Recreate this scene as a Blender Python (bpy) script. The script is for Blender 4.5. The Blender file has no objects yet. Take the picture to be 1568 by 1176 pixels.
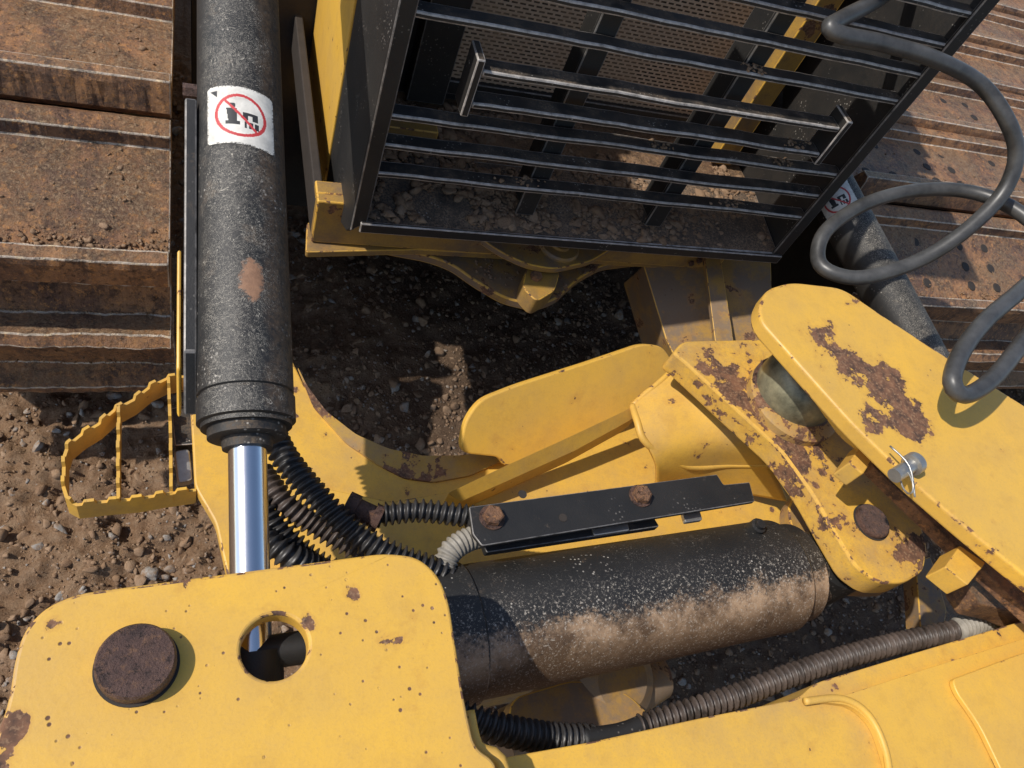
import bpy, bmesh, math, random
import numpy as np
from mathutils import Vector, Matrix
random.seed(4); np.random.seed(4)
scene = bpy.context.scene
# ------------------------------------------------------------------ camera (calibrated from the vanishing points)
CAM = Vector((0, 0, 2.2))
R = Vector((.9262, -.2092, .3134)).normalized()
U = Vector((0, .8318, .555)).normalized()
B = R.cross(U).normalized(); U = B.cross(R).normalized()
F = 1180.0
cd = bpy.data.cameras.new("camera"); cam = bpy.data.objects.new("camera", cd)
scene.collection.objects.link(cam)
M = Matrix((R, U, B)).transposed().to_4x4(); M.translation = CAM
cam.matrix_world = M
cd.sensor_width = 36; cd.lens = 36 * F / 1568; cd.clip_start = .02; cd.clip_end = 1000
scene.camera = cam

def ray(a, b): return R * ((a - 784) / F) + U * ((588 - b) / F) - B
def PZ(a, b, z):
    d = ray(a, b); return CAM + d * ((z - CAM.z) / d.z)
def PY(a, b, y):
    d = ray(a, b); return CAM + d * (y / d.y)
def PP(a, b, pl):
    p0, n = pl; d = ray(a, b); return CAM + d * ((p0 - CAM).dot(n) / d.dot(n))
def plane3(a, b, c):
    a, b, c = PZ(*a), PZ(*b), PZ(*c); n = (b - a).cross(c - a).normalized()
    if n.dot(CAM - a) < 0: n = -n
    return (a, n)
def proj(P):
    v = P - CAM; d = -v.dot(B); return 784 + F * v.dot(R) / d, 588 - F * v.dot(U) / d, d

# ------------------------------------------------------------------ materials
class NT:
    def __init__(s, name):
        s.m = bpy.data.materials.new(name); s.m.use_nodes = True
        s.t = s.m.node_tree; s.b = s.t.nodes['Principled BSDF']
        s.tc = s.t.nodes.new('ShaderNodeTexCoord'); s.co = s.tc.outputs['Object']
        s.geo = s.t.nodes.new('ShaderNodeNewGeometry')
    def set(s, sock, v):
        if isinstance(v, bpy.types.NodeSocket): s.t.links.new(v, sock)
        elif isinstance(v, (tuple, list)): sock.default_value = (*v, 1) if len(v) == 3 and len(sock.default_value) == 4 else v
        else: sock.default_value = v
    def noise(s, scale, detail=6, rough=.6, dist=0, co=None):
        n = s.t.nodes.new('ShaderNodeTexNoise'); n.inputs['Scale'].default_value = scale
        n.inputs['Detail'].default_value = min(detail, 6); n.inputs['Roughness'].default_value = rough
        n.inputs['Distortion'].default_value = dist; s.t.links.new(co or s.co, n.inputs['Vector']); return n.outputs['Fac']
    def vor(s, scale, co=None):
        n = s.t.nodes.new('ShaderNodeTexVoronoi'); n.inputs['Scale'].default_value = scale
        s.t.links.new(co or s.co, n.inputs['Vector']); return n
    def scaled(s, v):
        n = s.t.nodes.new('ShaderNodeMapping'); n.inputs['Scale'].default_value = v
        s.t.links.new(s.co, n.inputs['Vector']); return n.outputs[0]
    def math(s, op, a, b=0.0, c=None):
        n = s.t.nodes.new('ShaderNodeMath'); n.operation = op
        s.set(n.inputs[0], a); s.set(n.inputs[1], b)
        return n.outputs[0]
    def step(s, v, lo, hi):
        n = s.t.nodes.new('ShaderNodeMapRange'); n.inputs['From Min'].default_value = lo; n.inputs['From Max'].default_value = hi
        s.set(n.inputs['Value'], v); return n.outputs[0]
    def mix(s, f, a, b, mode='MIX'):
        n = s.t.nodes.new('ShaderNodeMixRGB'); n.blend_type = mode
        s.set(n.inputs[0], f); s.set(n.inputs[1], a); s.set(n.inputs[2], b); return n.outputs[0]
    def xyz(s, v):
        n = s.t.nodes.new('ShaderNodeSeparateXYZ'); s.t.links.new(v, n.inputs[0]); return n.outputs
    def near(s, p, r, inner=.2, co=None):
        d = s.t.nodes.new('ShaderNodeVectorMath'); d.operation = 'DISTANCE'
        s.t.links.new(co or s.co, d.inputs[0]); d.inputs[1].default_value = p
        return s.step(d.outputs['Value'], r, r * inner)
    def bump(s, h, strength=.3, dist=.005):
        n = s.t.nodes.new('ShaderNodeBump'); n.inputs['Strength'].default_value = strength
        n.inputs['Distance'].default_value = dist; s.set(n.inputs['Height'], h)
        s.t.links.new(n.outputs[0], s.b.inputs['Normal'])
    def out(s, col, rough, metal=0.0, spec=None):
        s.set(s.b.inputs['Base Color'], col); s.set(s.b.inputs['Roughness'], rough); s.set(s.b.inputs['Metallic'], metal)
        if spec is not None: s.b.inputs['Specular IOR Level'].default_value = spec
        return s.m

def rustcol(n):
    a = n.noise(45, 5); b = n.noise(160, 3)
    c = n.mix(n.step(a, .35, .65), (.060, .034, .024), (.21, .10, .052))
    return n.mix(n.step(b, .52, .72), c, (.30, .18, .10))

def paint(name, chips=.0, dirt=.3, col=(.72, .415, .052), spots=.5, pts=(), hf=.15, dcol=(.30, .20, .12)):
    n = NT(name)
    f = n.noise(38, 6, .65); lowf = n.noise(3.3, 5)
    base = n.mix(n.step(lowf, .3, .7), col, tuple(c * k for c, k in zip(col, (.86, .88, 1.3))))
    dn = n.noise(7, 6, .72)
    dm = n.math('MINIMUM', n.math('MULTIPLY', n.step(dn, .42, .75), dirt), .9)
    base = n.mix(dm, base, dcol)
    base = n.mix(n.math('MULTIPLY', n.step(n.noise(21, 6, .8), .50, .72), min(.6, .22 + dirt * .4)), base, tuple(c * k for c, k in zip(col, (.60, .57, .9))))
    base = n.mix(n.math('MULTIPLY', n.step(n.noise(260, 3, .7), .5, .7), min(.5, .07 + dirt * .3)), base, tuple(c * .9 for c in dcol))
    bn = n.noise(9, 6, .62, .3)
    src = n.math('ADD', n.math('MULTIPLY', bn, 1 - hf), n.math('MULTIPLY', f, hf))
    for (p, r, amt) in pts:
        src = n.math('ADD', src, n.math('MULTIPLY', n.near(tuple(p), r), amt))
    t = .66 - chips * .22
    big = n.step(src, t, t + .008)
    vo = n.vor(15); r1 = n.math('SUBTRACT', n.math('MULTIPLY', n.xyz(vo.outputs['Color'])[0], .22), .13 - spots * .035)
    dd = n.math('ADD', vo.outputs['Distance'], n.math('MULTIPLY', n.math('SUBTRACT', n.noise(70, 4, .7), .5), .30))
    s1 = n.step(n.math('SUBTRACT', dd, r1), .015, -.005)
    vo2 = n.vor(60); s2 = n.math('MULTIPLY', n.step(n.math('ADD', vo2.outputs['Distance'], n.math('MULTIPLY', dd, .1)), .20, .14), n.step(dn, .66 - spots * .10, .70 - spots * .10))
    small = n.math('MAXIMUM', s1, s2)
    mask = n.math('MAXIMUM', big, small)
    halo = n.math('MAXIMUM', n.step(src, t - .06, t + .01), n.step(n.math('SUBTRACT', dd, r1), .09, .0))
    base = n.mix(n.math('MULTIPLY', halo, .45), base, (.46, .23, .05))
    c = n.mix(mask, base, rustcol(n))
    n.bump(n.math('ADD', n.math('MULTIPLY', mask, -1.0), n.math('MULTIPLY', n.noise(130, 3), .35)), .45, .0016)
    return n.out(c, n.math('ADD', n.math('MULTIPLY', mask, .35), n.math('ADD', .32, n.math('MULTIPLY', dn, .30))), 0, .42)

def black(name, dust=.4, scratch=.5, warm=.0, rustpt=None, dcol=(.24, .17, .11), hair=0):
    n = NT(name)
    base = n.mix(n.step(n.noise(6, 5), .35, .7), (.010, .010, .010), (.022, .020, .018))
    zn = n.xyz(n.geo.outputs['Normal'])
    up = n.step(zn[2], -.1, .8)
    dm = n.math('MULTIPLY', n.step(n.noise(14, 6, .75), .62 - dust * .3, .82 - dust * .2), up)
    dm = n.math('MULTIPLY', dm, n.step(n.noise(190, 4, .8), .36, .60))
    base = n.mix(n.math('MULTIPLY', dm, .8), base, dcol)
    sc = n.noise(150, 5, .75, 1.6)
    g = n.step(n.noise(7, 5), .62 - scratch * .30, .76 - scratch * .25)
    scm = n.math('MULTIPLY', n.math('MULTIPLY', n.step(sc, .60, .66), g), n.step(zn[2], .1, .8))
    if hair:   # hair-line scuffs along the crown, brown mud film towards the right flank
        crown = n.step(n.math('ADD', zn[2], n.math('MULTIPLY', zn[0], -.30)), .62, 1.04)
        for sc_, w_ in ((26, .006), (48, .008), (80, .011)):
            h = n.noise(sc_, 2, .5, 4.5)
            h = n.step(n.math('ABSOLUTE', n.math('SUBTRACT', h, .5)), w_, w_ * .4)
            gate = n.step(n.math('ADD', n.noise(8 + sc_ * .15, 5, .75), n.math('MULTIPLY', crown, .13)), .50, .60)
            scm = n.math('MAXIMUM', scm, n.math('MULTIPLY', n.math('MULTIPLY', h, gate), n.step(zn[2], .2, .7)))
        fl = n.math('MULTIPLY', n.math('MULTIPLY', crown, n.step(n.noise(17, 6, .85), .50, .64)), n.step(n.noise(210, 4, .85), .44, .60))
        base = n.mix(n.math('MULTIPLY', fl, .45), base, (.30, .27, .225))
        mud = n.math('MULTIPLY', n.step(n.math('ADD', zn[0], n.math('MULTIPLY', n.noise(6, 6, .8), .9)), .72, 1.15), n.step(n.noise(120, 5, .85), .36, .60))
        base = n.mix(n.math('MULTIPLY', mud, .75), base, (.155, .095, .050))
    base = n.mix(n.math('MULTIPLY', scm, .85), base, (.46, .42, .35))
    vo = n.vor(110); s1 = n.math('MULTIPLY', n.step(vo.outputs['Distance'], .24, .16), n.step(n.noise(10, 4), .54, .64))
    base = n.mix(n.math('MULTIPLY', s1, .8 * min(1, scratch * 2)), base, (.5, .46, .4))
    if warm:
        fy = n.math('SUBTRACT', n.math('MULTIPLY', zn[1], -1.0), n.math('MULTIPLY', n.noise(7, 6, .75), .9))
        fm = n.step(fy, -.30, .10)
        gr = n.math('ADD', n.math('MULTIPLY', n.noise(130, 5, .85), .6), n.math('MULTIPLY', n.noise(24, 6, .75), .4))
        fm = n.step(n.math('ADD', n.math('MULTIPLY', fm, .30), gr), .60, .76)
        tint = n.mix(n.step(n.noise(10, 6, .75), .40, .60), (.10, .060, .033), (.40, .27, .165))
        tint = n.mix(n.step(n.math('MULTIPLY', zn[1], -1), .62, .95), tint, (.105, .062, .034))  # dust painted darker where the barrel curves away from the sun
        base = n.mix(n.math('MULTIPLY', fm, warm), base, tint)
        fw = n.math('MULTIPLY', n.step(fy, -.75, -.35), n.step(n.noise(190, 5, .85), .56, .61))
        base = n.mix(n.math('MULTIPLY', fw, .75), base, (.47, .42, .35))
    if rustpt:
        co = n.scaled((1, .45, 1)); p = (rustpt[0], rustpt[1] * .45, rustpt[2])
        k = n.step(n.math('ADD', n.near(p, .032, .2, co), n.math('MULTIPLY', n.noise(60, 5, .8), 1.0)), .84, .98)
        base = n.mix(k, base, n.mix(n.noise(70, 4), (.12, .06, .035), (.38, .21, .12)))
    n.bump(n.math('ADD', n.math('MULTIPLY', sc, .6), n.noise(300, 2)), .35, .001)
    return n.out(base, n.step(n.math('ADD', dm, scm), -.85, .6), 0, .5)

def rusty(name, a=(.10, .05, .035), b=(.30, .15, .07), dust=(.40, .28, .18), dk=.5):
    n = NT(name)
    c = n.mix(n.step(n.noise(4, 6, .75), .40, .60), a, b)
    c = n.mix(n.math('MULTIPLY', n.step(n.noise(26, 6, .78), .48, .60), .85), c, tuple(x * .5 for x in a))
    c = n.mix(n.math('MULTIPLY', n.step(n.noise(75, 5, .8), .53, .64), .85), c, (min(1, b[0] * 1.45), b[1] * 1.35, b[2] * 1.0))
    zn = n.xyz(n.geo.outputs['Normal'])
    dm = n.math('MULTIPLY', n.step(n.noise(6, 6, .8, .2), .60 - dk * .22, .70 - dk * .15), n.step(zn[2], .5, .95))
    dm = n.math('MULTIPLY', dm, n.step(n.noise(140, 6, .85), .40, .58))
    c = n.mix(n.math('MULTIPLY', dm, .85), c, dust)
    pit = n.step(n.noise(95, 6, .9), .42, .35)
    c = n.mix(n.math('MULTIPLY', pit, .85), c, (.03, .018, .012))
    n.bump(n.math('ADD', n.math('SUBTRACT', n.noise(60, 6, .85), n.math('MULTIPLY', pit, .5)), n.math('MULTIPLY', dm, .5)), 1.0, .007)
    return n.out(c, .50, 0, .5)

def simple(name, col, rough=.5, metal=0.0, var=.25, scale=30, spec=.5):
    n = NT(name)
    c = n.mix(n.step(n.noise(scale, 6, .7), .3, .7), tuple(x * (1 - var) for x in col), tuple(min(1, x * (1 + var)) for x in col))
    n.bump(n.noise(scale * 4, 4), .2, .001)
    return n.out(c, rough, metal, spec)

YEL = paint("yellow_paint", .0, .3, spots=.5)
YELP = paint("yellow_paint_plate", .0, .25, spots=1.9, pts=[(PZ(14, 1110, 1.2), .025, .18), (PZ(5, 1165, 1.2), .035, .18), (PZ(360, 1000, 1.2), .018, .13)])
YELW = paint("yellow_paint_worn", .28, 1.0, spots=1.4, hf=.4, pts=[(PZ(1190, 650, 1.05), .17, .12), (PZ(1265, 740, 1.05), .13, .12), (PZ(1400, 850, 1.05), .07, .10), (PZ(1100, 560, 1.05), .14, .12)])
YELS = paint("yellow_paint_strut", .0, .3, spots=.9, hf=.45, pts=[(PZ(1360, 600, 1.27), .12, .17), (PZ(1265, 530, 1.27), .11, .21), (PZ(1410, 650, 1.27), .08, .18), (PZ(1300, 455, 1.27), .06, .17), (PZ(1330, 650, 1.27), .06, .2), (PZ(1520, 860, 1.27), .08, .19)])
YELM = paint("yellow_paint_flaked", .12, .5, spots=1.0, hf=.3)
YELD = paint("yellow_paint_dirty", .2, 1.3, (.40, .235, .045), .6, dcol=(.16, .11, .072))
YELH = paint("yellow_paint_caked", .25, 2.6, (.38, .22, .05), .6, dcol=(.20, .145, .10))
YRIM = paint("yellow_paint_rubbed_rim", .62, 1.4, (.50, .30, .05), 1.0, hf=.4, dcol=(.30, .20, .12))
YEDGE = paint("yellow_edge_rust", .52, .6, spots=1, hf=.65)
YEDGE2 = paint("yellow_edge_light", .40, .3, spots=1, hf=.65)
BLK = black("black_paint", .15, .12)
BLKD = black("black_paint_dusty", .6, .35)
BLKL = black("black_paint_caked", 1.25, .3, dcol=(.30, .20, .125))
BLKR = black("black_paint_bracket", .05, .12)
BEDGE = simple("black_edge_worn", (.16, .15, .14), .5, .3, .7, 40)
SEDGE = simple("slat_edge_worn", (.36, .33, .30), .5, .2, .6, 40)
RUST = rusty("rusty_steel")
TRK = rusty("track_steel", (.125, .064, .042), (.37, .185, .08), (.50, .34, .20), .75)
TEDGE = rusty("track_worn_edge", (.46, .38, .30), (.60, .50, .40), (.5, .4, .3), .2)
PIN = rusty("pin_steel", (.075, .038, .03), (.12, .064, .045), (.2, .13, .085), .0)
RIMR = rusty("rust_rim", (.13, .065, .04), (.30, .16, .07), (.36, .26, .16), .4)
CHR = simple("chrome_rod", (.75, .76, .78), .16, 1.0, .03, 10)
ZINC = simple("zinc_pin", (.42, .41, .38), .4, .8)
RUB = simple("hose_rubber", (.050, .049, .047), .40, 0, .6, 12)
RUBD = simple("spiral_guard", (.028, .026, .025), .42, 0, .5, 30)
RUBT = simple("spiral_guard_dusty", (.060, .045, .037), .5, 0, .8, 26)
GRYC = simple("conduit_grey", (.24, .22, .185), .6, 0, .4)
DARK = simple("dark_underbody", (.03, .023, .018), .8)
DOME = simple("trunnion_cap", (.20, .19, .125), .36, .3, .75, 14)
WHITE = simple("decal_white", (.66, .63, .56), .45, 0, .22, 45)
RED = simple("decal_red", (.50, .05, .05), .45, 0, .1)
INK = simple("decal_ink", (.03, .03, .03), .5)
EDGE = {YEL.name: YEDGE2, YELP.name: YEDGE, YELW.name: YEDGE, YELM.name: YEDGE, YELS.name: YEDGE, YELD.name: YEDGE, YELH.name: YEDGE,
        BLK.name: BEDGE, BLKD.name: SEDGE, BLKR.name: BEDGE, BLKL.name: SEDGE, TRK.name: TEDGE}

# ------------------------------------------------------------------ mesh helpers
def group(name):
    o = bpy.data.objects.new(name, None); scene.collection.objects.link(o); o.empty_display_size = .1; return o
def addbevel(o, mat, w, seg, ang):
    b = o.modifiers.new("bevel", 'BEVEL'); b.width = w; b.segments = seg; b.limit_method = 'ANGLE'; b.angle_limit = math.radians(ang)
    if mat.name in EDGE:
        o.data.materials.append(EDGE[mat.name]); b.material = 1
def mkobj(name, verts, faces, mat, parent=None, smooth=False, bev=0, seg=2, ang=35):
    me = bpy.data.meshes.new(name); me.from_pydata([tuple(v) for v in verts], [], faces)
    bm = bmesh.new(); bm.from_mesh(me); bmesh.ops.recalc_face_normals(bm, faces=bm.faces); bm.to_mesh(me); bm.free()
    o = bpy.data.objects.new(name, me); scene.collection.objects.link(o)
    me.materials.append(mat)
    if smooth: me.polygons.foreach_set('use_smooth', [True] * len(me.polygons))
    if bev: addbevel(o, mat, bev, seg, ang)
    if parent: o.parent = parent
    return o
def roundpoly(P, r, k=6):
    out = []; n = len(P)
    for i in range(n):
        p = P[i]; a = P[i - 1] - p; b = P[(i + 1) % n] - p
        if r <= 0: out.append(p); continue
        c = min(r, .46 * a.length, .46 * b.length)
        A = p + a.normalized() * c; C = p + b.normalized() * c
        for j in range(k + 1):
            t = j / k; out.append(A * (1 - t) ** 2 + p * 2 * t * (1 - t) + C * t * t)
    return out
def prism(name, P, off, mat, parent=None, bev=.003, seg=2):
    n = len(P); V = list(P) + [p + off for p in P]
    Fc = [list(range(n)), list(range(2 * n - 1, n - 1, -1))] + [[i, (i + 1) % n, (i + 1) % n + n, i + n] for i in range(n)]
    return mkobj(name, V, Fc, mat, parent, bev=bev, seg=seg)
def plate(name, pts, pl, th, mat, parent=None, r=.02, bev=.003, seg=2, holes=(), down=False):
    if not isinstance(pl, tuple): pl = (Vector((0, 0, pl)), Vector((0, 0, 1)))
    P = roundpoly([PP(a, b, pl) for a, b in pts], r)
    o = prism(name, P, Vector((0, 0, -th)) if down else pl[1] * -th, mat, parent, 0)
    for (a, b, rad) in holes:
        c = PP(a, b, pl); bpy.ops.mesh.primitive_cylinder_add(vertices=64, radius=rad, depth=th * 4, location=c)
        cut = bpy.context.object; cut.rotation_mode = 'QUATERNION'; cut.rotation_quaternion = pl[1].to_track_quat('Z', 'Y')
        m = o.modifiers.new('h', 'BOOLEAN'); m.operation = 'DIFFERENCE'; m.object = cut; m.solver = 'EXACT'
        bpy.context.view_layer.update()
        dg = bpy.context.evaluated_depsgraph_get(); me = bpy.data.meshes.new_from_object(o.evaluated_get(dg))
        o.modifiers.clear(); o.data = me; bpy.data.objects.remove(cut, do_unlink=True)
        o.data.materials.clear(); o.data.materials.append(mat)
        o.data.polygons.foreach_set('material_index', [0] * len(o.data.polygons))
    if bev: addbevel(o, mat, bev, seg, 40)
    return o
def box(name, lo, hi, mat, parent=None, bev=.003, seg=2):
    x0, y0, z0 = lo; x1, y1, z1 = hi
    P = [Vector((x0, y0, z1)), Vector((x1, y0, z1)), Vector((x1, y1, z1)), Vector((x0, y1, z1))]
    return prism(name, P, Vector((0, 0, z0 - z1)), mat, parent, bev, seg)
def basis(a):
    a = a.normalized(); t = Vector((0, 0, 1)) if abs(a.z) < .9 else Vector((1, 0, 0))
    e1 = a.cross(t).normalized(); return a, e1, a.cross(e1)
def lathe(name, A, d, prof, mat, parent=None, seg=48, ph=0):
    a, e1, e2 = basis(d); V = []; Fc = []
    for s, r in prof:
        for j in range(seg):
            t = 2 * math.pi * j / seg + ph; V.append(A + a * s + (e1 * math.cos(t) + e2 * math.sin(t)) * r)
    for i in range(len(prof) - 1):
        for j in range(seg):
            k = (j + 1) % seg; Fc.append([i * seg + j, i * seg + k, (i + 1) * seg + k, (i + 1) * seg + j])
    Fc.append(list(range(seg))); m = (len(prof) - 1) * seg; Fc.append([m + j for j in range(seg)])
    o = mkobj(name, V, Fc, mat, parent)
    if seg > 8:
        o.data.polygons.foreach_set('use_smooth', [True] * len(o.data.polygons))
        bm = bmesh.new(); bm.from_mesh(o.data)
        for e in bm.edges:
            if len(e.link_faces) == 2 and e.calc_face_angle(0) > math.radians(32): e.smooth = False
        bm.to_mesh(o.data); bm.free()
    return o
def catmull(P, step):
    out = []; n = len(P)
    for i in range(n - 1):
        p0 = P[max(i - 1, 0)]; p1 = P[i]; p2 = P[i + 1]; p3 = P[min(i + 2, n - 1)]
        k = max(2, int((p2 - p1).length / step))
        for j in range(k):
            t = j / k
            out.append(.5 * ((2 * p1) + (p2 - p0) * t + (2 * p0 - 5 * p1 + 4 * p2 - p3) * t * t + (3 * p1 - p0 - 3 * p2 + p3) * t ** 3))
    out.append(P[-1]); return out
def tube(name, P, r, mat, parent=None, seg=16, step=.01, pitch=0, amp=.0):
    C = catmull(P, step if not pitch else pitch / 7); V = []; Fc = []; s = 0; e = None
    for i, c in enumerate(C):
        tdir = (C[min(i + 1, len(C) - 1)] - C[max(i - 1, 0)]).normalized()
        if e is None: e = basis(tdir)[1]
        e = (e - tdir * e.dot(tdir)).normalized(); f = tdir.cross(e)
        if i: s += (c - C[i - 1]).length
        for j in range(seg):
            th = 2 * math.pi * j / seg; rr = r
            if pitch: rr = r * (1 + amp * max(-.75, math.sin(2 * math.pi * s / pitch + th + .6 * math.sin(s * 31))))
            V.append(c + (e * math.cos(th) + f * math.sin(th)) * rr)
    for i in range(len(C) - 1):
        for j in range(seg):
            k = (j + 1) % seg; Fc.append([i * seg + j, i * seg + k, (i + 1) * seg + k, (i + 1) * seg + j])
    Fc.append(list(range(seg))); m = (len(C) - 1) * seg; Fc.append([m + j for j in range(seg)])
    return mkobj(name, V, Fc, mat, parent, smooth=True)

def ico(sub):
    bm = bmesh.new(); bmesh.ops.create_icosphere(bm, subdivisions=sub, radius=1)
    v = np.array([x.co[:] for x in bm.verts]); f = np.array([[q.index for q in t.verts] for t in bm.faces]); bm.free(); return v, f
ICO = {1: ico(1), 2: ico(2)}
def rocks(name, pos, size, mat, parent=None, sub=2, flat=.65):
    v0, f0 = ICO[sub]; nv = len(v0); N = len(pos)
    shapes = []
    for k in range(18):
        q = v0.copy()
        for _ in range(9):
            d = np.random.randn(3); d /= np.linalg.norm(d); h = np.random.uniform(.3, .75)
            t = q @ d; q = q - np.outer(np.maximum(t - h, 0), d)
        q *= np.random.uniform(.75, 1.45, 3); q += np.random.randn(*q.shape) * .03; shapes.append(q)
    shapes = np.array(shapes); idx = np.random.randint(0, 18, N)
    qn = np.random.randn(N, 4); qn /= np.linalg.norm(qn, axis=1)[:, None]; w, x, y, z = qn.T
    Rm = np.stack([1 - 2 * (y * y + z * z), 2 * (x * y - z * w), 2 * (x * z + y * w), 2 * (x * y + z * w), 1 - 2 * (x * x + z * z), 2 * (y * z - x * w),
                   2 * (x * z - y * w), 2 * (y * z + x * w), 1 - 2 * (x * x + y * y)], 1).reshape(N, 3, 3)
    VV = np.einsum('nij,nkj->nki', Rm, shapes[idx]) * np.asarray(size)[:, None, None]; VV[:, :, 2] *= flat
    VV += np.asarray(pos)[:, None, :]
    FF = (f0[None] + (np.arange(N) * nv)[:, None, None]).reshape(-1, 3)
    me = bpy.data.meshes.new(name); me.vertices.add(N * nv); me.vertices.foreach_set('co', VV.reshape(-1).astype(np.float32))
    nf = len(FF); me.loops.add(nf * 3); me.loops.foreach_set('vertex_index', FF.reshape(-1).astype(np.int32))
    me.polygons.add(nf); me.polygons.foreach_set('loop_start', np.arange(0, nf * 3, 3, dtype=np.int32)); me.polygons.foreach_set('loop_total', np.full(nf, 3, dtype=np.int32))
    me.update(calc_edges=True); me.materials.append(mat)
    o = bpy.data.objects.new(name, me); scene.collection.objects.link(o)
    if parent: o.parent = parent
    return o

# ------------------------------------------------------------------ ground
def vn(x, y, s, seed):
    rs = np.random.RandomState(seed); G = rs.rand(256, 256); X = x * s + 1000; Y = y * s + 1000
    xi = np.floor(X).astype(int); yi = np.floor(Y).astype(int); fx = X - xi; fy = Y - yi; fx = fx * fx * (3 - 2 * fx); fy = fy * fy * (3 - 2 * fy)
    g = lambda a, b: G[a % 256, b % 256]
    return (g(xi, yi) * (1 - fx) + g(xi + 1, yi) * fx) * (1 - fy) + (g(xi, yi + 1) * (1 - fx) + g(xi + 1, yi + 1) * fx) * fy
def gh(x, y):
    h = .10 * (vn(x, y, 1.3, 1) - .5) + .05 * (vn(x, y, 4, 2) - .5) + .05 * (vn(x, y, 11, 3) - .5) + .034 * (vn(x, y, 26, 4) - .5) + .024 * (vn(x, y, 60, 5) - .5)
    k = np.clip((x - .2) / .5, 0, 1); return h * (1 - .55 * k)
def ground_mat():
    n = NT("gravel_soil")
    c = n.mix(n.step(n.noise(3, 6, .7), .35, .65), (.19, .108, .060), (.33, .205, .118))
    c = n.mix(n.step(n.noise(40, 6, .75), .42, .68), c, (.38, .26, .165))
    c = n.mix(n.math('MULTIPLY', n.step(n.noise(120, 6, .8), .5, .7), .8), c, (.12, .075, .048))
    c = n.mix(n.step(n.xyz(n.co)[0], .25, .8), c, n.mix(.72, c, (.085, .06, .044)))  # shade of the frame opening mixed into the soil colour along X
    n.bump(n.math('ADD', n.noise(70, 6, .8), n.math('MULTIPLY', n.noise(230, 4, .8), .4)), 1.0, .013)
    return n.out(c, .95, 0, .15)
def stone_mat(name, k=1.0, grey=True):
    n = NT(name)
    ri = n.geo.outputs['Random Per Island']
    c = n.mix(ri, (.18 * k, .11 * k, .066 * k), (.35 * k, .24 * k, .155 * k))
    if grey: c = n.mix(n.step(n.math('FRACT', n.math('MULTIPLY', ri, 7.13)), .78, .82), c, (.34, .32, .29))
    c = n.mix(n.step(n.noise(50, 6, .7), .42, .62), c, (.27 * k, .17 * k, .10 * k))
    if grey: c = n.mix(n.step(n.xyz(n.co)[0], .25, .8), c, n.mix(.35, c, (.09, .07, .055)))  # stones take the same painted shade as the soil below the machine
    n.bump(n.noise(160, 6, .8), .8, .005); return n.out(c, .9, 0, .2)
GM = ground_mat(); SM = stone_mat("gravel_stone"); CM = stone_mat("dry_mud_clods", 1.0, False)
xs = np.concatenate([[-300, -60, -15, -5, -2.2], np.arange(-1.4, 4.6, .011), [6, 12, 60, 300]])
ys = np.concatenate([[-300, -60, -15, -5, -1.5], np.arange(-.6, 3.2, .011), [5, 9, 15, 60, 300]])
XX, YY = np.meshgrid(xs, ys); HH = gh(XX, YY)
nx, ny = len(xs), len(ys)
ii = (np.arange(ny - 1)[:, None] * nx + np.arange(nx - 1)[None]).reshape(-1)
FF = np.stack([ii, ii + 1, ii + nx + 1, ii + nx], 1)
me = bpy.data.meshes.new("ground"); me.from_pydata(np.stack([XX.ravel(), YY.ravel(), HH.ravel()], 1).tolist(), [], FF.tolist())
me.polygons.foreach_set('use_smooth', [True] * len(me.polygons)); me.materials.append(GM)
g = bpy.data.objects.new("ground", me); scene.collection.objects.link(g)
N = 95000
gx = np.random.uniform(-1.3, 4.2, N); gy = np.random.uniform(-.4, 3.0, N)
sz = np.clip(np.random.lognormal(math.log(.0046), .62, N), .0022, .025)
dens = vn(gx, gy, 3, 9); keep = np.random.rand(N) < (.3 + dens)
gx, gy, sz = gx[keep], gy[keep], sz[keep]
bigm = sz > .009
P = np.stack([gx, gy, gh(gx, gy) + sz * .1], 1)
gv = group("gravel")
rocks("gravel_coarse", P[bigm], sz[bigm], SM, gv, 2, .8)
rocks("gravel_fine", P[~bigm], sz[~bigm], SM, gv, 1, .8)

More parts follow.
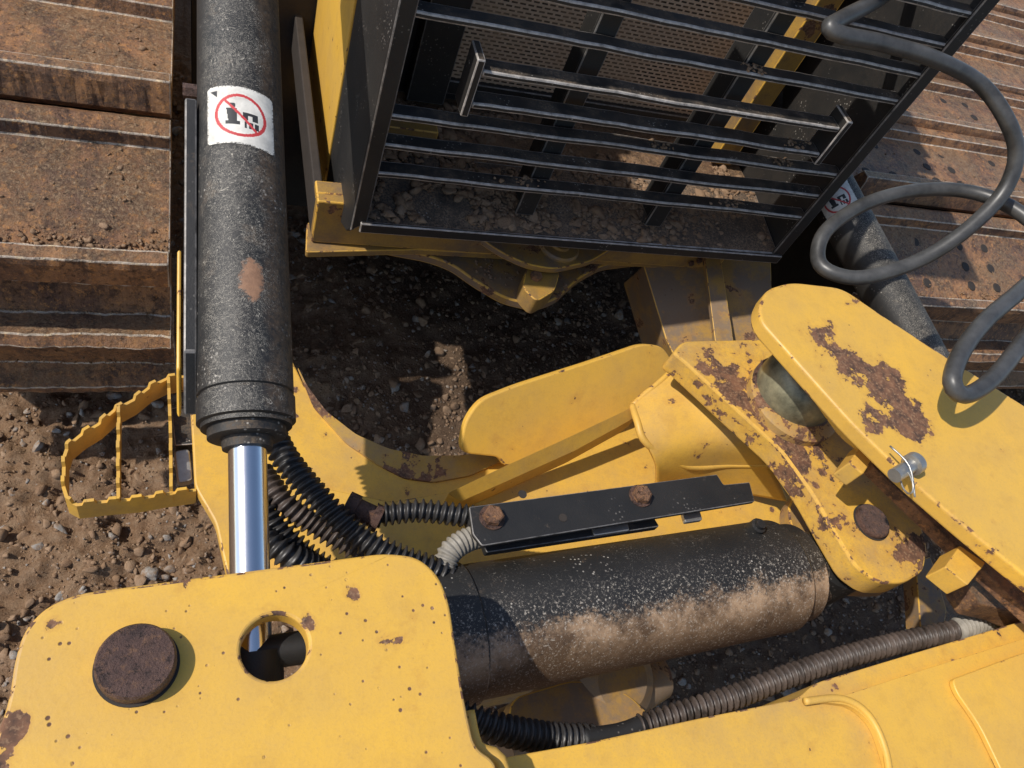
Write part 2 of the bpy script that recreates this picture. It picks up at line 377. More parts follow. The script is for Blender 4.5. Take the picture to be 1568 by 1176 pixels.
# ------------------------------------------------------------------ crawler tracks
def shoe(name, x0, x1, Y, Z, ang, L, parent, right):
    pr = [(0, .03), (.015, .044), (.055, .044), (.064, .012), (L - .075, .008), (L - .055, .05), (L - .048, .066), (L - .018, .066), (L - .012, .05), (L - .004, -.006), (L - .02, -.03), (0, -.03)]
    c, s = math.cos(ang), math.sin(ang)
    def w(x, a, h): return Vector((x, Y - a * c - h * s, Z - a * s + h * c))
    ns = 60; V = []; Fc = []; n = len(pr)
    rs = random.Random(int(Y * 1000) + int(x0 * 10)); jit = [0] * n
    for i in range(ns + 1):
        x = x0 + (x1 - x0) * i / ns
        for q, (a, h) in enumerate(pr):
            jit[q] = jit[q] * .65 + rs.uniform(-.0017, .0017)
            V.append(w(x, a + jit[q], h + jit[q] * .8))
    for i in range(ns):
        for j in range(n):
            k = (j + 1) % n; Fc.append([i * n + j, i * n + k, (i + 1) * n + k, (i + 1) * n + j])
    Fc.append(list(range(n))); Fc.append([ns * n + j for j in range(n)])
    mkobj(name, V, Fc, TRK, parent, bev=.0028, ang=50)
    if L > .3 and right:
        up = Vector((0, -s, c))
        for bx in (.10, .22, .42, .54, .8, .92):
            for a in (.115, .19, .26):
                if bx in (.22, .8) and a == .19: continue
                p = w(x0 + bx, a, .010); lathe("bolt_hole", p - up * .004, up, [(0, .017), (.004, .017), (.006, .015)], DARK, parent, 16)
    m = 700; bx = np.random.uniform(x0, x1, m); a = np.where(np.random.rand(m) < .75, L - .075 - np.abs(np.random.randn(m)) * .020, np.random.uniform(.06, L - .07, m))
    kk = np.random.rand(m) < vn(bx, a, 12, 31) * 1.3; bx, a = bx[kk], a[kk]; m = len(a)
    a = np.clip(a, .065, L - .07) if L > .25 else a * 0 + L - .08
    ss = np.random.lognormal(math.log(.0030), .55, m).clip(.0012, .010) * (1 if L > .3 else .5)
    rocks("dirt_crumbs", [tuple(w(q, b, .011)) for q, b in zip(bx, a)], ss, CM, parent, 1)
def track(x0, x1, right=False):
    t = group("crawler_track")
    for k, (Y, Z, ang, L) in enumerate([(4.51, 1.0, 0, .38), (4.13, 1.0, 0, .38), (3.75, 1.0, 0, .38), (3.37, 1.0, 0, .38), (2.99, 1.0, 0, .38), (2.61, 1.0, 0, .38), (2.25, 1.0, 0, .37), (1.89, 1.0, 0, .38),
                                   (1.50, .968, .27, .385), (1.245, .835, 1.0, .21), (1.25, .60, 1.75, .30), (1.36, .30, 2.3, .3), (1.6, .06, 3.0, .38)]):
        shoe("track_shoe_%d" % k, x0, x1, Y, Z, ang, L, t, right)
    box("track_frame", (x0 + .1, 1.45, .1), (x1 - .1, 4, .94), DARK, t)
    return t
track(-.66, -.055); track(1.92, 4.3, True)

# ------------------------------------------------------------------ hydraulic lift cylinders with decals
A0 = PZ(365, 0, 1.395); B0 = PZ(378, 640, 1.20)
def decal(name, A, d, r, cpx, cpy, w, h, parent, tw=0.0):
    a = d.normalized(); best = min((abs(proj(A + a * t)[1] - cpy), t) for t in np.linspace(-1, 1.5, 1500)); s0 = best[1]
    C = A + a * s0; e1 = (CAM - C); e1 = (e1 - a * e1.dot(a)).normalized(); e2 = a.cross(e1)
    if e2.dot(R) < 0: e2 = -e2
    n = 100; V = []; Fc = []; mi = []
    for i in range(n + 1):
        for j in range(n + 1):
            s = (i / n - .5) * h; t = (j / n - .5) * w
            s2 = s + t * tw; th = t / r
            V.append(C + a * s2 + (e1 * math.cos(th) + e2 * math.sin(th)) * (r + .0012))
    rs = random.Random(3)
    def cls(u, v):
        x = abs(u); y = abs(v)
        if x > .86 and y > .86 and (x - .86) ** 2 + (y - .86) ** 2 > .0196: return -1
        if max(x, y) > .95 and rs.random() < .25: return -1
        rr = math.hypot(u, v)
        if .64 < rr < .74: return 1
        if rr < .68 and abs(u * .75 - v * .66) < .04: return 1
        if math.hypot(u + .22, v + .32) < .09: return 2
        if -.40 < u < -.10 and -.22 < v < .28 and abs(u + .22) < .15 - .12 * v: return 2
        if -.42 < u < -.02 and .22 < v < .34: return 2
        if .06 < u < .48 and -.12 < v < .14 and not (.2 < u < .32 and -.02 < v < .14): return 2
        if .10 < u < .5 and .2 < v < .42 and (u * 6) % 1 > .3: return 2
        if -.9 < u < -.66 and -.85 < v < -.62 and u > v - .05: return 2
        return 0
    for i in range(n):
        for j in range(n):
            c = cls((j + .5) / n * 2 - 1, (i + .5) / n * 2 - 1)
            if c < 0: continue
            Fc.append([i * (n + 1) + j, i * (n + 1) + j + 1, (i + 1) * (n + 1) + j + 1, (i + 1) * (n + 1) + j]); mi.append(c)
    me = bpy.data.meshes.new(name); me.from_pydata([tuple(v) for v in V], [], Fc)
    for m in (WHITE, RED, INK): me.materials.append(m)
    me.polygons.foreach_set('material_index', mi); me.polygons.foreach_set('use_smooth', [True] * len(mi))
    o = bpy.data.objects.new(name, me); scene.collection.objects.link(o); o.parent = parent
d0 = (B0 - A0).normalized()
rp = PZ(388, 432, 1.325)
LC = black("black_cylinder_left", .15, .35, 0, tuple(rp), hair=1)
lc = group("hydraulic_cylinder")
L0 = (B0 - A0).length; r0 = .0665
lathe("cylinder_barrel", A0 - d0 * .5, d0, [(0, r0), (.5 + L0 - .035, r0), (.5 + L0 - .033, r0 - .003), (.5 + L0 - .029, r0 - .003), (.5 + L0 - .027, r0 + .0015), (.5 + L0 + .008, r0 + .0015), (.5 + L0 + .010, r0 - .004), (.5 + L0 + .016, r0 - .004)], LC, lc, 72)
lathe("gland_ring", B0 + d0 * .012, d0, [(0, .054), (.018, .054), (.020, .050), (.020, .036), (.034, .034), (.034, .027)], black("gland", .6, .4), lc, 48)
lathe("chrome_piston_rod", B0, d0, [(0, .0262), (.34, .0262)], CHR, lc, 64)
lathe("rod_end", B0 + d0 * .32, d0, [(0, .040), (.18, .040)], BLK, lc, 32)
lathe("rod_eye", B0 + d0 * .50 + Vector((0, 0, -.045)), Vector((0, 0, 1)), [(0, .06), (.09, .06)], BLK, lc)
decal("warning_decal", A0, d0, r0, 367, 217, .106, .104, lc, .10)
P = [Vector((-.020, y, z)) for y, z in [(1.10, 1.36), (.70, 1.235), (.645, 1.15), (.70, 1.12), (1.10, 1.22)]]
prism("mounting_plate", P, Vector((.018, 0, 0)), BLK, lc)
P = [Vector((-.030, y, z)) for y, z in [(.88, 1.25), (.70, 1.19), (.66, 1.12), (.88, 1.15)]]
prism("mounting_flange", P, Vector((.006, 0, 0)), YEL, lc)
lathe("barrel_fitting", PZ(292, 140, 1.34), Vector((-1, 0, 0)), [(-.02, .012), (.012, .012)], PIN, lc, 6)
rc = group("hydraulic_cylinder")
A1 = PZ(1262, 270, 1.10); B1 = PZ(1395, 520, .97); d1 = (B1 - A1).normalized()
lathe("cylinder_barrel", A1 - d1 * .5, d1, [(0, r0), (1.15, r0)], black("black_cylinder_right", .2, .4, hair=1), rc, 64)
lathe("chrome_piston_rod", A1 + d1 * .6, d1, [(0, .0262), (.5, .0262)], CHR, rc)
decal("warning_decal", A1, d1, r0, 1287, 312, .10, .10, rc, .0)

# ------------------------------------------------------------------ radiator grille guard
gg = group("radiator_grille_guard")
yF = 1.30; x0, x1 = .325, 1.553; zt = 1.86
V = [Vector((x0, yF, zt)), Vector((x0, yF, .90)), Vector((x0, yF + .03, .865)), Vector((x0, 1.60, .70)), Vector((x0, 1.68, .72)), Vector((x0, 1.68, zt))]
prism("side_plate_left", V, Vector((.012, 0, 0)), black("black_side_plate", .1, .3), gg)
prism("front_flange_left", [Vector((x0 + .001, yF - .006, zt)), Vector((x0 + .036, yF - .006, zt)), Vector((x0 + .036, yF - .006, .93)), Vector((x0 + .001, yF - .006, .90))], Vector((0, .01, 0)), BLK, gg)
prism("side_plate_right", [Vector((x1, yF, zt)), Vector((x1, yF, .93)), Vector((x1, 1.68, .80)), Vector((x1, 1.68, zt))], Vector((.014, 0, 0)), BLKD, gg)
prism("front_flange_right", [Vector((x1 + .016, yF - .006, zt)), Vector((x1 - .022, yF - .006, zt)), Vector((x1 - .022, yF - .006, .93)), Vector((x1 + .016, yF - .006, .93))], Vector((0, .01, 0)), BLK, gg)
prism("bottom_ledge", [Vector((x0 + .02, yF - .003, .925)), Vector((x1 - .003, yF - .003, .935)), Vector((x1 - .003, 1.52, .965)), Vector((x0 + .02, 1.52, .955))], Vector((0, 0, -.012)), BLKL, gg)
box("bottom_lip", (x0 + .02, yF - .014, .905), (x1 + .01, yF - .004, .934), BLKD, gg)
def slat(z, xa, xb, y=yF, dp=.040):
    n = 24; rs = random.Random(int(z * 1000)); V = []; Fc = []; dz = 0
    for i in range(n + 1):
        x = xa + (xb - xa) * i / n; dz = dz * .8 + rs.uniform(-.0009, .0009)
        for (yy, zz) in ((y, z - .007), (y + dp, z - .007), (y + dp, z + .007), (y, z + .007)): V.append(Vector((x, yy + dz, zz + dz)))
    for i in range(n):
        for j in range(4): k = (j + 1) % 4; Fc.append([i * 4 + j, i * 4 + k, (i + 1) * 4 + k, (i + 1) * 4 + j])
    Fc += [[0, 1, 2, 3], [n * 4 + j for j in range(4)]]
    return mkobj("slat", V, Fc, BLKD, gg, bev=.0042)
for z in (1.071, 1.147, 1.222, 1.448, 1.523, 1.598, 1.673, 1.748, 1.823): slat(z, x0 + .014, x1 - .002)
for z in (1.297, 1.373): slat(z, .505, 1.40, yF - .03, .045)
box("end_bar_left", (.487, yF - .034, 1.272), (.504, yF + .03, 1.402), BLKD, gg)
box("end_bar_right", (1.401, yF - .034, 1.272), (1.418, yF + .03, 1.402), BLKD, gg)
for x in (.735, 1.112):
    prism("upright", [Vector((x, yF + .046, .95)), Vector((x + .05, yF + .046, .95)), Vector((x + .05, yF + .046, zt)), Vector((x, yF + .046, zt))], Vector((0, .012, 0)), BLK, gg)
    box("upright_web", (x + .02, yF + .059, .95), (x + .03, yF + .15, zt), BLK, gg)

# ------------------------------------------------------------------ engine housing
eh = group("engine_housing")
prism("hood_side", [Vector((.32, 1.655, 1.9)), Vector((.32, 1.655, .60)), Vector((.32, 1.72, .50)), Vector((.32, 3.4, .50)), Vector((.32, 3.4, 1.9))], Vector((.025, 0, 0)), YEL, eh)
box("hood_side_right", (1.57, 1.69, .5), (1.59, 3.4, 1.9), YEL, eh)
box("hood_top", (.32, 1.78, 1.91), (1.59, 3.4, 1.94), YEL, eh)
def mesh_mat():
    n = NT("radiator_mesh")
    br = n.t.nodes.new('ShaderNodeTexBrick'); br.inputs['Scale'].default_value = 1.0
    mp = n.t.nodes.new('ShaderNodeCombineXYZ'); q = n.xyz(n.co)
    n.t.links.new(q[0], mp.inputs[0]); n.t.links.new(q[2], mp.inputs[1]); n.t.links.new(mp.outputs[0], br.inputs['Vector'])
    br.inputs['Brick Width'].default_value = .022; br.inputs['Row Height'].default_value = .011; br.inputs['Mortar Size'].default_value = .0034
    br.inputs['Color1'].default_value = (.010, .008, .007, 1); br.inputs['Color2'].default_value = (.05, .035, .024, 1); br.inputs['Mortar'].default_value = (.50, .37, .26, 1)
    c = n.mix(n.math('MULTIPLY', n.step(n.noise(7, 6, .7), .4, .7), .8), br.outputs['Color'], (.36, .25, .16))
    n.bump(br.outputs['Fac'], .8, .004); return n.out(c, .7, 0, .3)
box("radiator_mesh", (.60, 1.74, 1.04), (1.39, 1.75, 1.9), mesh_mat(), eh, 0)
box("mesh_frame_bottom", (.58, 1.725, 1.0), (1.41, 1.755, 1.04), BLK, eh)
box("radiator_tank", (.35, 1.76, .96), (1.55, 1.8, 1.9), BLK, eh)
box("mesh_frame_left", (.50, 1.70, .98), (.60, 1.755, 1.9), BLK, eh)
box("inner_post", (1.43, 1.62, .97), (1.50, 1.70, 1.9), YELD, eh)
box("inner_floor", (.345, 1.521, .90), (1.55, 1.80, .958), rusty("dirt_floor", (.17, .095, .055), (.30, .185, .105), (.42, .28, .17), .8), eh)
box("inner_rail", (.36, 1.56, .958), (.56, 1.60, 1.0), YELD, eh)
m = 9000
cx = np.random.uniform(.36, 1.54, m); cy = 1.31 + .42 * np.random.rand(m) ** .9
k = vn(cx, cy, 9, 21) + .5 * vn(cx, cy, 24, 22) > .66; cx, cy = cx[k], cy[k]
cz = np.where(cy < 1.52, .929 + (cy - 1.3) * .15, .960)
rocks("dirt_clods", np.stack([cx, cy, cz], 1), np.random.lognormal(math.log(.0056), .6, len(cx)).clip(.0025, .022), CM, eh)
for (z, y, x) in ((1.079, 1.32, .70), (1.23, 1.32, 1.36), (1.305, 1.29, 1.33), (1.456, 1.32, 1.12), (1.079, 1.32, 1.3), (1.23, 1.32, 1.0)):
    q = 26; rocks("slat_dirt", np.stack([np.random.normal(x, .022, q), np.random.uniform(y - .015, y + .015, q), np.full(q, z)], 1), np.random.uniform(.002, .007, q), CM, eh)
box("base_fascia", (.262, 1.40, .745), (1.50, 1.43, .885), YELD, eh, .004)
box("base_top", (.262, 1.431, .86), (1.50, 1.475, .883), YELD, eh, .004)
box("base_end", (.262, 1.431, .745), (.285, 3.4, .859), DARK, eh, .004)  # dark colour stands in for the lift cylinder's shade on this face
plate("base_bottom_flange", [(468, 386), (640, 382), (1085, 408), (1100, 372), (470, 340)], .742, .02, YELD, eh, .01)
plate("hitch_plate", [(585, 378), (655, 391), (692, 404), (728, 430), (772, 456), (822, 468), (852, 458), (888, 425), (925, 405), (985, 398), (1000, 360), (600, 340)], .705, .03, YELH, eh, .03, .005)
plate("hitch_upper_plate", [(722, 355), (765, 385), (808, 405), (850, 412), (905, 400), (945, 375), (960, 340), (730, 330)], .80, .02, YELH, eh, .03)
plate("hitch_boss", [(806, 410), (858, 415), (850, 445), (822, 462), (800, 440)], .765, .06, YELD, eh, .02)
lathe("hitch_pin", PZ(855, 378, .80), Vector((0, 0, 1)), [(0, .06), (.006, .06), (.012, .055), (.012, .03), (.02, .028)], YELH, eh, 32)
lathe("boss_bolt", PZ(820, 425, .766), Vector((0, 0, 1)), [(0, .017), (.012, .017)], RUST, eh, 6)
m = 260; px = np.random.uniform(600, 980, m); py = np.random.uniform(385, 440, m)
pp = [PZ(a, b, .707) for a, b in zip(px, py) if b < 388 + 70 * max(0, 1 - abs(a - 820) / 170)]
rocks("hitch_dirt", [tuple(p) for p in pp], np.random.uniform(.002, .007, len(pp)), CM, eh, 1)
plate("frame_rail", [(985, 405), (1085, 398), (1110, 372), (1180, 372), (1185, 560), (1040, 560), (1020, 520)], plane3((985, 405, .72), (1170, 400, .80), (1040, 540, .62)), .2, YELH, eh, .01)
plate("rail_strap", [(1078, 385), (1100, 372), (1120, 500), (1128, 560), (1100, 560)], plane3((1085, 405, .80), (1170, 400, .84), (1100, 540, .72)), .02, YELH, eh, .005)
box("engine_underside", (.34, 1.9, .35), (1.56, 3.6, .9), DARK, eh)
box("inner_bulkhead", (-.02, 2.2, .1), (1.9, 2.3, 1.2), DARK, eh)
for (a, b) in ((1070, 398), (1058, 402)):
    lathe("fascia_bolt", PY(a, b, 1.395), Vector((0, -1, 0)), [(0, .009), (.008, .009)], PIN, eh, 6)

# ------------------------------------------------------------------ blade push frame
pf = group("blade_push_frame")
plate("ring_plate", [(290, 590), (312, 560), (440, 500), (446, 548), (466, 590), (498, 628), (545, 664), (595, 686), (650, 697), (706, 696), (772, 688), (800, 740), (720, 800), (640, 850), (560, 880), (350, 890), (330, 800), (298, 745)], .72, .03, YELM, pf, .015, .004)
plate("worn_rim", [(455, 560), (470, 590), (500, 630), (545, 665), (595, 687), (650, 698), (706, 697), (770, 690), (776, 703), (720, 728), (665, 738), (620, 732), (580, 712), (530, 678), (480, 622)], .726, .006, YRIM, pf, .012, .002)
plate("web_lower", [(440, 735), (600, 768), (690, 752), (780, 725), (965, 640), (1050, 640), (1200, 720), (1260, 830), (1100, 900), (640, 900), (430, 890)], .745, .02, YELM, pf, .01)
plate("flange_lobe", [(704, 694), (712, 645), (735, 612), (790, 590), (900, 555), (985, 526), (1015, 530), (1030, 553), (1026, 582), (965, 632), (870, 678), (775, 716), (764, 700)], plane3((985, 527, .92), (712, 650, .84), (870, 670, .79)), .02, YEL, pf, .03, .004)
plate("web_edge", [(686, 755), (775, 713), (870, 670), (955, 630), (972, 620), (980, 632), (962, 645), (880, 690), (780, 735), (705, 768)], plane3((690, 757, .82), (960, 635, .88), (780, 735, .815)), .06, YELM, pf, .004, .0055, down=True)
rowA = [PZ(a, b, z) for a, b, z in [(968, 622, .885), (985, 606, .90), (1005, 590, .915), (1032, 566, .93)]]
rowB = [PZ(a, b, z) for a, b, z in [(975, 645, .90), (1010, 636, .915), (1050, 625, .93), (1085, 620, .95)]]
rowC = [PZ(a, b, z) for a, b, z in [(990, 680, .885), (1030, 680, .895), (1090, 675, .91), (1140, 672, .94)]]
rowD = [PZ(a, b, z) for a, b, z in [(1004, 712, .85), (1050, 714, .84), (1120, 712, .85), (1180, 712, .90)]]
rowE = [PZ(a, b, z) for a, b, z in [(1004, 742, .77), (1060, 742, .76), (1130, 752, .77), (1205, 765, .80)]]
rows = [rowA, rowB, rowC, rowD, rowE]
def skin(name, rows, mat, parent, k=8):
    A = [catmull(r, (r[1] - r[0]).length / k * .999) for r in rows]; n = min(len(a) for a in A)
    A = [[a[int(i * (len(a) - 1) / (n - 1))] for i in range(n)] for a in A]
    cols = []
    for i in range(n):
        P = [A[j][i] for j in range(len(rows))]; out = []
        for j in range(len(P) - 1):
            p0 = P[max(j - 1, 0)]; p1 = P[j]; p2 = P[j + 1]; p3 = P[min(j + 2, len(P) - 1)]
            for q in range(k):
                t = q / k; out.append(.5 * ((2 * p1) + (p2 - p0) * t + (2 * p0 - 5 * p1 + 4 * p2 - p3) * t * t + (3 * p1 - p0 - 3 * p2 + p3) * t ** 3))
        out.append(P[-1]); cols.append(out)
    m = len(cols[0]); V = [p for c in cols for p in c]
    Fc = [[i * m + j, (i + 1) * m + j, (i + 1) * m + j + 1, i * m + j + 1] for i in range(n - 1) for j in range(m - 1)]
    o = mkobj(name, V, Fc, mat, parent, smooth=True); s = o.modifiers.new('t', 'SOLIDIFY'); s.thickness = .012; s.offset = 0; return o
skin("cast_web", rows, YELM, pf)
tube("weld_bead", [p + Vector((0, 0, .002)) for p in [rowA[0], rowB[0], rowC[0], rowD[1], rowD[2], rowD[3]]], .0085, YEL, pf, 10)
tube("weld_bead", [p + Vector((0, 0, .002)) for p in rowA], .0075, YEDGE2, pf, 10)
plate("trunnion_lug_side", [(1030, 540), (1045, 522), (1172, 519), (1235, 600), (1312, 665), (1405, 788), (1421, 835), (1415, 875), (1385, 893), (1345, 893), (1310, 868), (1280, 818), (1244, 755), (1197, 690), (1122, 622), (1046, 552)], 1.055, .060, YELW, pf, .02, .005)
plate("trunnion_lug_lower", [(1205, 775), (1230, 745), (1380, 860), (1370, 905), (1320, 905), (1270, 895), (1222, 850)], .90, .04, YELH, pf, .03, .004)
lathe("lug_pin", PZ(1333, 800, 1.055), Vector((0, 0, 1)), [(-.2, .037), (.010, .037), (.013, .034)], PIN, pf, 48)
lathe("lug_pin_gap", PZ(1333, 800, 1.055), Vector((0, 0, 1)), [(0, .0405), (.002, .0405)], DARK, pf, 48)
plate("gusset", [(430, 690), (520, 700), (548, 760), (470, 800), (420, 780)], .62, .03, YELD, pf, .02)
box("lower_pad", (.55, .32, .30), (.9, .55, .50), YELH, pf, .02)
tc = PZ(1222, 594, 1.10)
lathe("trunnion_base", tc + Vector((.005, -.012, -.045)), Vector((0, 0, 1)), [(0, .108), (.018, .108), (.024, .098), (.03, .08)], YRIM, pf, 48)
prof = [(.085 * math.sin(t), .090 * math.cos(t) ** .55) for t in np.linspace(0, 1.5, 16)]
lathe("trunnion_dome", tc, Vector((-.12, -.05, 1)), [(-.05, .088), (-.005, .090)] + prof, DOME, pf, 56)
lathe("trunnion_seal", tc + Vector((0, 0, -.03)), Vector((-.12, -.05, 1)), [(0, .095), (.014, .095), (.018, .089)], PIN, pf, 56)

# ------------------------------------------------------------------ blade strut (upper right)
st = group("blade_strut")
plate("strut_top", [(1162, 468), (1174, 442), (1212, 431), (1290, 440), (1345, 478), (1440, 540), (1600, 640), (1750, 735), (1750, 1020), (1568, 880), (1480, 808), (1395, 735), (1305, 648), (1165, 492)], 1.27, .035, YELS, st, .03, .006, 3)
plate("strut_web", [(1180, 470), (1290, 455), (1600, 655), (1740, 750), (1740, 960), (1568, 850), (1400, 720), (1310, 650)], 1.233, .05, YELM, st, .02, .004)
plate("channel_bar", [(1330, 690), (1352, 684), (1500, 828), (1600, 920), (1600, 960), (1470, 842), (1338, 715)], 1.165, .03, RUST, st, .004, .003)
plate("stop_block", [(1300, 708), (1326, 672), (1346, 690), (1322, 726)], 1.20, .05, YELM, st, .004)
plate("stop_block", [(1447, 868), (1470, 835), (1510, 862), (1482, 896)], 1.20, .05, YELM, st, .004)
plate("clevis_end", [(1480, 895), (1520, 850), (1600, 900), (1600, 960), (1545, 935), (1500, 925)], 1.10, .06, RIMR, st, .01)
lp = PZ(1380, 722, 1.285); dl = Vector((1, .35, .1)).normalized()
lathe("lock_pin", lp, dl, [(-.02, .013), (.028, .013), (.03, .020), (.044, .020), (.047, .017)], ZINC, st, 24)
tube("cotter_ring", [lp + Vector((math.cos(t) * .004, math.cos(t) * .022 - .02, math.sin(t) * .012 + .0)) for t in np.linspace(0, 6.283, 20)], .0018, ZINC, st, 8)
tube("cotter_leg", [lp + Vector((-.01, .045, .012)), lp + Vector((.0, .0, .02)), lp + Vector((.0, -.05, -.0))], .0018, ZINC, st, 8)

# ------------------------------------------------------------------ blade bracket plates (lower left)
bp = group("blade_bracket")
ol = [(12, 1080), (22, 1010), (36, 965), (68, 930), (118, 908), (590, 846), (640, 852), (672, 880), (688, 920), (712, 1075), (728, 1145), (760, 1165), (790, 1330), (-60, 1330), (-20, 1160)]
hp = PZ(421, 990, 1.20); hd = proj(hp)[2]
plate("bracket_top_plate", ol, 1.20, .032, YELP, bp, .035, .0045, 3, holes=[(421, 990, 50 * hd / F)])
plate("bracket_lower_plate", [(40, 1080), (60, 960), (330, 890), (330, 1330), (0, 1330)], 1.03, .03, YEL, bp, .03, .004)
lathe("bracket_pin", PZ(210, 1020, 1.20), Vector((0, 0, 1)), [(-.25, .0425), (.022, .0425), (.0255, .040)], PIN, bp, 64)
lathe("pin_bush", PZ(210, 1020, 1.20), Vector((0, 0, 1)), [(0, .0455), (.003, .0455)], DARK, bp, 48)
tube("rod_line", [PZ(340, 1010, 1.12), PZ(500, 985, 1.12)], .022, black("rod_line_black", .1, .2), bp, 24)
tube("plate_weld", [PZ(a, b, 1.165) for a, b in [(716, 1090), (730, 1145), (765, 1165), (780, 1250)]], .010, YEL, bp, 10)

# ------------------------------------------------------------------ lower right push arm
pa = group("push_arm")
plate("arm_box", [(690, 1185), (770, 1160), (905, 1136), (1080, 1098), (1222, 1070), (1248, 1046), (1400, 1000), (1568, 950), (1800, 880), (1800, 1500), (690, 1500)], 1.10, .20, YELM, pa, .02, .012, 5)
plate("arm_doubler", [(1235, 1072), (1290, 1066), (1400, 1030), (1568, 978), (1800, 900), (1800, 1400), (1380, 1400), (1360, 1176), (1338, 1110), (1305, 1080)], 1.112, .011, YEL, pa, .02, .004, 3)
plate("arm_doubler_upper", [(1458, 1040), (1560, 1002), (1800, 930), (1800, 1400), (1640, 1400), (1500, 1110), (1465, 1060)], 1.124, .011, YEL, pa, .02, .004, 3)
tube("arm_weld", [PZ(a, b, 1.112) for a, b in [(1232, 1074), (1290, 1070), (1330, 1095), (1356, 1150), (1366, 1230)]], .006, YEL, pa, 10)
lathe("cross_tube", PZ(830, 1110, .62), (PZ(1000, 1030, .62) - PZ(830, 1110, .62)), [(-.1, .06), (.0, .065), (.05, .08), (.1, .08), (.3, .06)], YELH, pa)
plate("arm_pad", [(780, 1070), (880, 1040), (960, 1060), (1010, 1110), (840, 1150), (780, 1130)], .72, .05, YELH, pa, .03)
lathe("arm_boss", PZ(925, 1040, .66), Vector((.1, -.3, 1)), [(0, .09), (.05, .09), (.07, .06)], YELH, pa)
plate("arm_tab", [(1402, 860), (1425, 852), (1450, 935), (1445, 965), (1410, 965)], .75, .05, YELH, pa, .006)
plate("arm_tab_base", [(1420, 900), (1500, 900), (1568, 960), (1440, 980)], .70, .05, RIMR, pa, .006)

# ------------------------------------------------------------------ tilt cylinder
tcg = group("hydraulic_cylinder")
TL = PZ(690, 972, .885); TR = PZ(1182, 882, .90); td = (TR - TL).normalized(); tl = (TR - TL).length
TC = black("black_cylinder_tilt", .08, .55, .95)
lathe("cylinder_barrel", TL - td * .12, td, [(0, .116), (.1, .122), (.145, .122), (.15, .116), (.12 + tl + .004, .116), (.12 + tl + .010, .112), (.12 + tl + .011, .104), (.12 + tl + .055, .102), (.12 + tl + .062, .095), (.12 + tl + .064, .085), (.12 + tl + .08, .08)], TC, tcg, 96)
lathe("cylinder_eye_neck", TL + td * (tl + .03), td, [(0, .080), (.10, .072), (.17, .062), (.19, .045)], black("eye_black", .5, .6, .4), tcg, 48)
ec = TL + td * (tl + .13)
lathe("cylinder_eye", ec - Vector((0, 0, .06)), Vector((0, 0, 1)), [(0, .075), (.13, .075)], BLK, tcg)
lathe("bleed_fitting", PZ(1160, 806, 1.0), Vector((0, 0, 1)), [(-.03, .016), (.005, .016), (.006, .010), (.014, .010)], BLK, tcg, 12)

# ------------------------------------------------------------------ black hose bracket bar with bolts
hb = group("hose_clamp_bracket")
plate("clamp_bar", [(718, 776), (1098, 726), (1108, 742), (1148, 738), (1156, 768), (738, 836), (724, 818)], 1.03, .010, BLKR, hb, .004, .0018)
plate("clamp_bar_lower", [(730, 800), (1000, 790), (1010, 806), (745, 846)], .995, .018, BLKR, hb, .004, .0015)
for a, b in ((753, 793), (980, 760)):
    p = PZ(a, b, 1.03)
    lathe("washer", p, Vector((0, 0, 1)), [(0, .023), (.003, .023)], PIN, hb, 32)
    lathe("hex_bolt", p + Vector((0, 0, .003)), Vector((0, 0, 1)), [(0, .0185), (.012, .0185), (.015, .015)], RUST, hb, 6, ph=.3)
for a, b in ((800, 757), (862, 793)):
    lathe("bar_hole", PZ(a, b, 1.03), Vector((0, 0, 1)), [(0, .008), (.0012, .008)], DARK, hb, 16)
plate("clamp_tab", [(905, 800), (960, 792), (964, 812), (910, 820)], 1.0, .01, ZINC, hb, .004, .0015)
plate("clamp_tab", [(1045, 785), (1072, 782), (1076, 796), (1050, 800)], 1.0, .01, ZINC, hb, .004, .0015)

# ------------------------------------------------------------------ hoses
def hose(name, pts, r, mat, pitch=0, amp=.12, parent=None, seg=18):
    return tube(name, [PZ(*p) for p in pts], r, mat, parent, seg, .012, pitch, amp)
hs = group("hydraulic_hose_bundle")
hose("spiral_hose", [(395, 600, 1.0), (430, 690, 1.0), (480, 755, 1.0), (540, 815, .99), (600, 850, .98), (680, 880, .96), (760, 920, .9)], .0195, RUBD, .0125, .28, hs)
hose("spiral_hose", [(395, 720, .95), (430, 765, .95), (480, 800, .93), (540, 835, .92), (620, 875, .9)], .0195, RUBT, .0125, .28, hs)
hose("spiral_hose", [(395, 770, .95), (430, 815, .93), (480, 860, .9), (560, 900, .88)], .0195, RUBD, .0125, .28, hs)
hose("spiral_hose", [(395, 820, .95), (440, 850, .95), (500, 880, .9), (560, 920, .88)], .019, RUBD, .0125, .28, hs)
hose("spiral_hose", [(575, 790, .97), (640, 782, .98), (730, 792, .98), (800, 800, .97)], .017, RUBD, .0125, .28, hs)
hose("grey_conduit", [(680, 870, .96), (692, 842, .97), (730, 822, .97), (800, 815, .96)], .020, GRYC, .009, .12, hs)
lathe("hose_fitting", PZ(530, 772, .97), (PZ(580, 795, .97) - PZ(530, 772, .97)), [(0, .024), (.02, .024), (.021, .019), (.05, .019), (.052, .024), (.065, .024)], PIN, hs, 12)
hose("spiral_hose", [(690, 1090, .95), (760, 1115, .95), (840, 1130, .93), (905, 1132, .92)], .021, RUBD, .0125, .25, hs)
hose("hose_joint", [(890, 1134, .93), (950, 1125, .93), (985, 1112, .93)], .019, BLKR, 0, 0, hs)
hose("spiral_hose", [(975, 1115, .93), (1050, 1090, .94), (1130, 1065, .95), (1210, 1034, .96), (1300, 1004, .97), (1390, 981, .98), (1480, 962, 1.0)], .0165, RUBT, .0135, .34, hs)
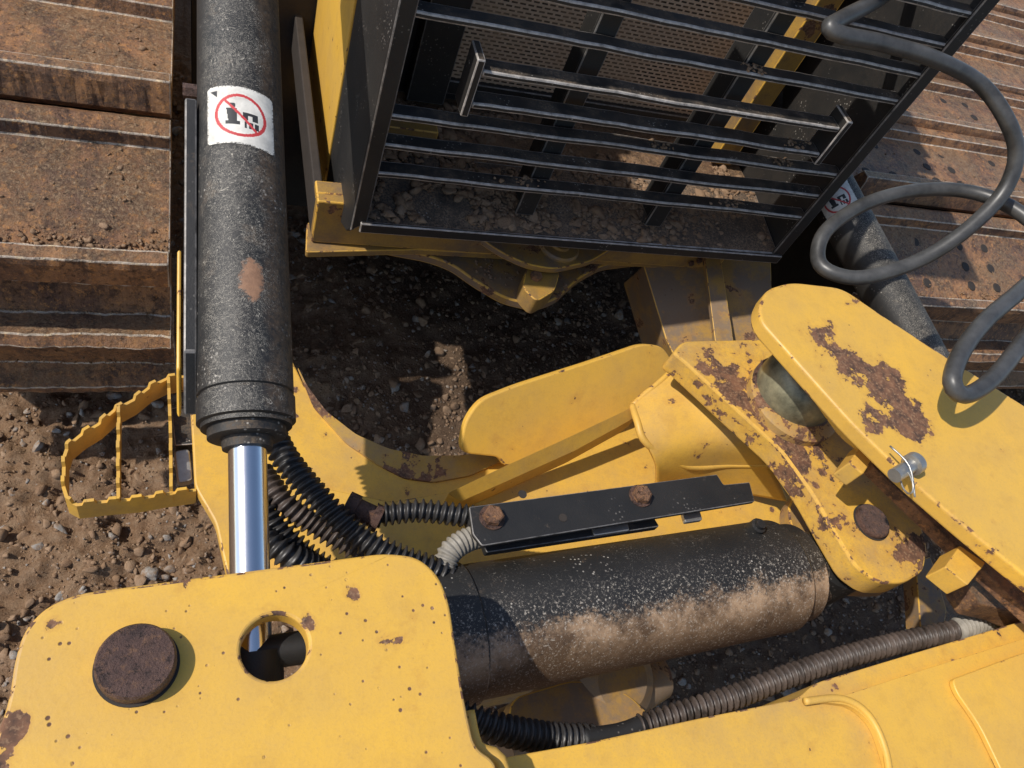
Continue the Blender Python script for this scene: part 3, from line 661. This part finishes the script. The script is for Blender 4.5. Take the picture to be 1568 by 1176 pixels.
hose("spiral_hose_end", [(1465, 965, 1.0), (1530, 942, 1.0), (1620, 915, 1.0)], .020, GRYC, .012, .22, hs)
lh = group("hydraulic_hose")
hose("loose_hose", [(1420, -60, 1.66), (1350, -5, 1.65), (1290, 28, 1.64), (1270, 42, 1.635), (1290, 54, 1.63), (1350, 66, 1.63), (1430, 90, 1.63), (1500, 128, 1.61), (1542, 185, 1.58), (1556, 240, 1.53), (1532, 300, 1.46), (1470, 360, 1.38), (1400, 402, 1.31), (1320, 425, 1.26), (1268, 415, 1.24), (1252, 390, 1.24), (1268, 350, 1.27), (1330, 310, 1.31), (1410, 291, 1.35), (1490, 295, 1.39), (1560, 325, 1.42), (1640, 400, 1.43), (1660, 480, 1.42)], .0165, RUB, parent=lh)
hose("loose_hose_loop", [(1700, 300, 1.45), (1640, 370, 1.44), (1568, 440, 1.42), (1510, 490, 1.40), (1472, 540, 1.38), (1458, 585, 1.37), (1478, 605, 1.36), (1520, 580, 1.37), (1570, 520, 1.39), (1640, 440, 1.42)], .0165, RUB, parent=lh)

# ------------------------------------------------------------------ access step (serrated)
sg = group("access_step")
def serr(name, pts, z, h, mat, th=.006):
    P = [PZ(a, b, z) for a, b in pts]; C = []
    for i in range(len(P) - 1):
        k = max(1, int((P[i + 1] - P[i]).length / .004))
        for j in range(k): C.append(P[i].lerp(P[i + 1], j / k))
    C.append(P[-1]); V = []; Fc = []; s = 0
    for i, c in enumerate(C):
        t = (C[min(i + 1, len(C) - 1)] - C[max(i - 1, 0)]).normalized(); nn = Vector((-t.y, t.x, 0)) * th / 2
        if i: s += (c - C[i - 1]).length
        ph = (s / .040) % 1; top = .013 if ph < .45 else 0
        for q in (c + nn + Vector((0, 0, top)), c - nn + Vector((0, 0, top)), c - nn - Vector((0, 0, h)), c + nn - Vector((0, 0, h))): V.append(q)
    for i in range(len(C) - 1):
        for j in range(4):
            k = (j + 1) % 4; Fc.append([i * 4 + j, i * 4 + k, (i + 1) * 4 + k, (i + 1) * 4 + j])
    Fc += [[0, 1, 2, 3], [len(V) - 4, len(V) - 3, len(V) - 2, len(V) - 1]]
    return mkobj(name, V, Fc, mat, sg)
serr("outer_rail", [(300, 574), (255, 580), (230, 592), (205, 612), (175, 628), (150, 650), (125, 665), (104, 682), (98, 700), (97, 745), (103, 765), (118, 773), (160, 768), (210, 764), (250, 757), (300, 750)], .72, .055, YELM)
serr("cross_bar", [(182, 626), (181, 690), (181, 768)], .72, .035, YELM)
serr("cross_bar", [(258, 582), (261, 660), (262, 758)], .72, .035, YELM)
plate("step_hanger", [(262, 625), (292, 620), (296, 680), (268, 682)], .70, .03, BLKD, sg, .003)
plate("step_hanger_bolt", [(266, 690), (290, 686), (296, 735), (272, 740)], .69, .02, ZINC, sg, .01)

# ------------------------------------------------------------------ light
w = bpy.data.worlds.new("World"); scene.world = w; w.use_nodes = True
bg = w.node_tree.nodes['Background']; sky = w.node_tree.nodes.new('ShaderNodeTexSky'); sky.sky_type = 'NISHITA'; sky.sun_disc = False
S = Vector((-1.0, .04, 1.15)).normalized()
sky.sun_elevation = math.asin(S.z); sky.sun_rotation = math.atan2(S.x, S.y)
w.node_tree.links.new(sky.outputs[0], bg.inputs[0]); bg.inputs[1].default_value = .15
sl = bpy.data.lights.new("sun", 'SUN'); sl.energy = 4.3; sl.angle = math.radians(.8); sl.color = (1, .94, .86)
so = bpy.data.objects.new("sun", sl); scene.collection.objects.link(so); so.rotation_mode = 'QUATERNION'; so.rotation_quaternion = S.to_track_quat('Z', 'Y')
scene.view_settings.view_transform = 'Standard'; scene.view_settings.look = 'None'; scene.view_settings.exposure = 0
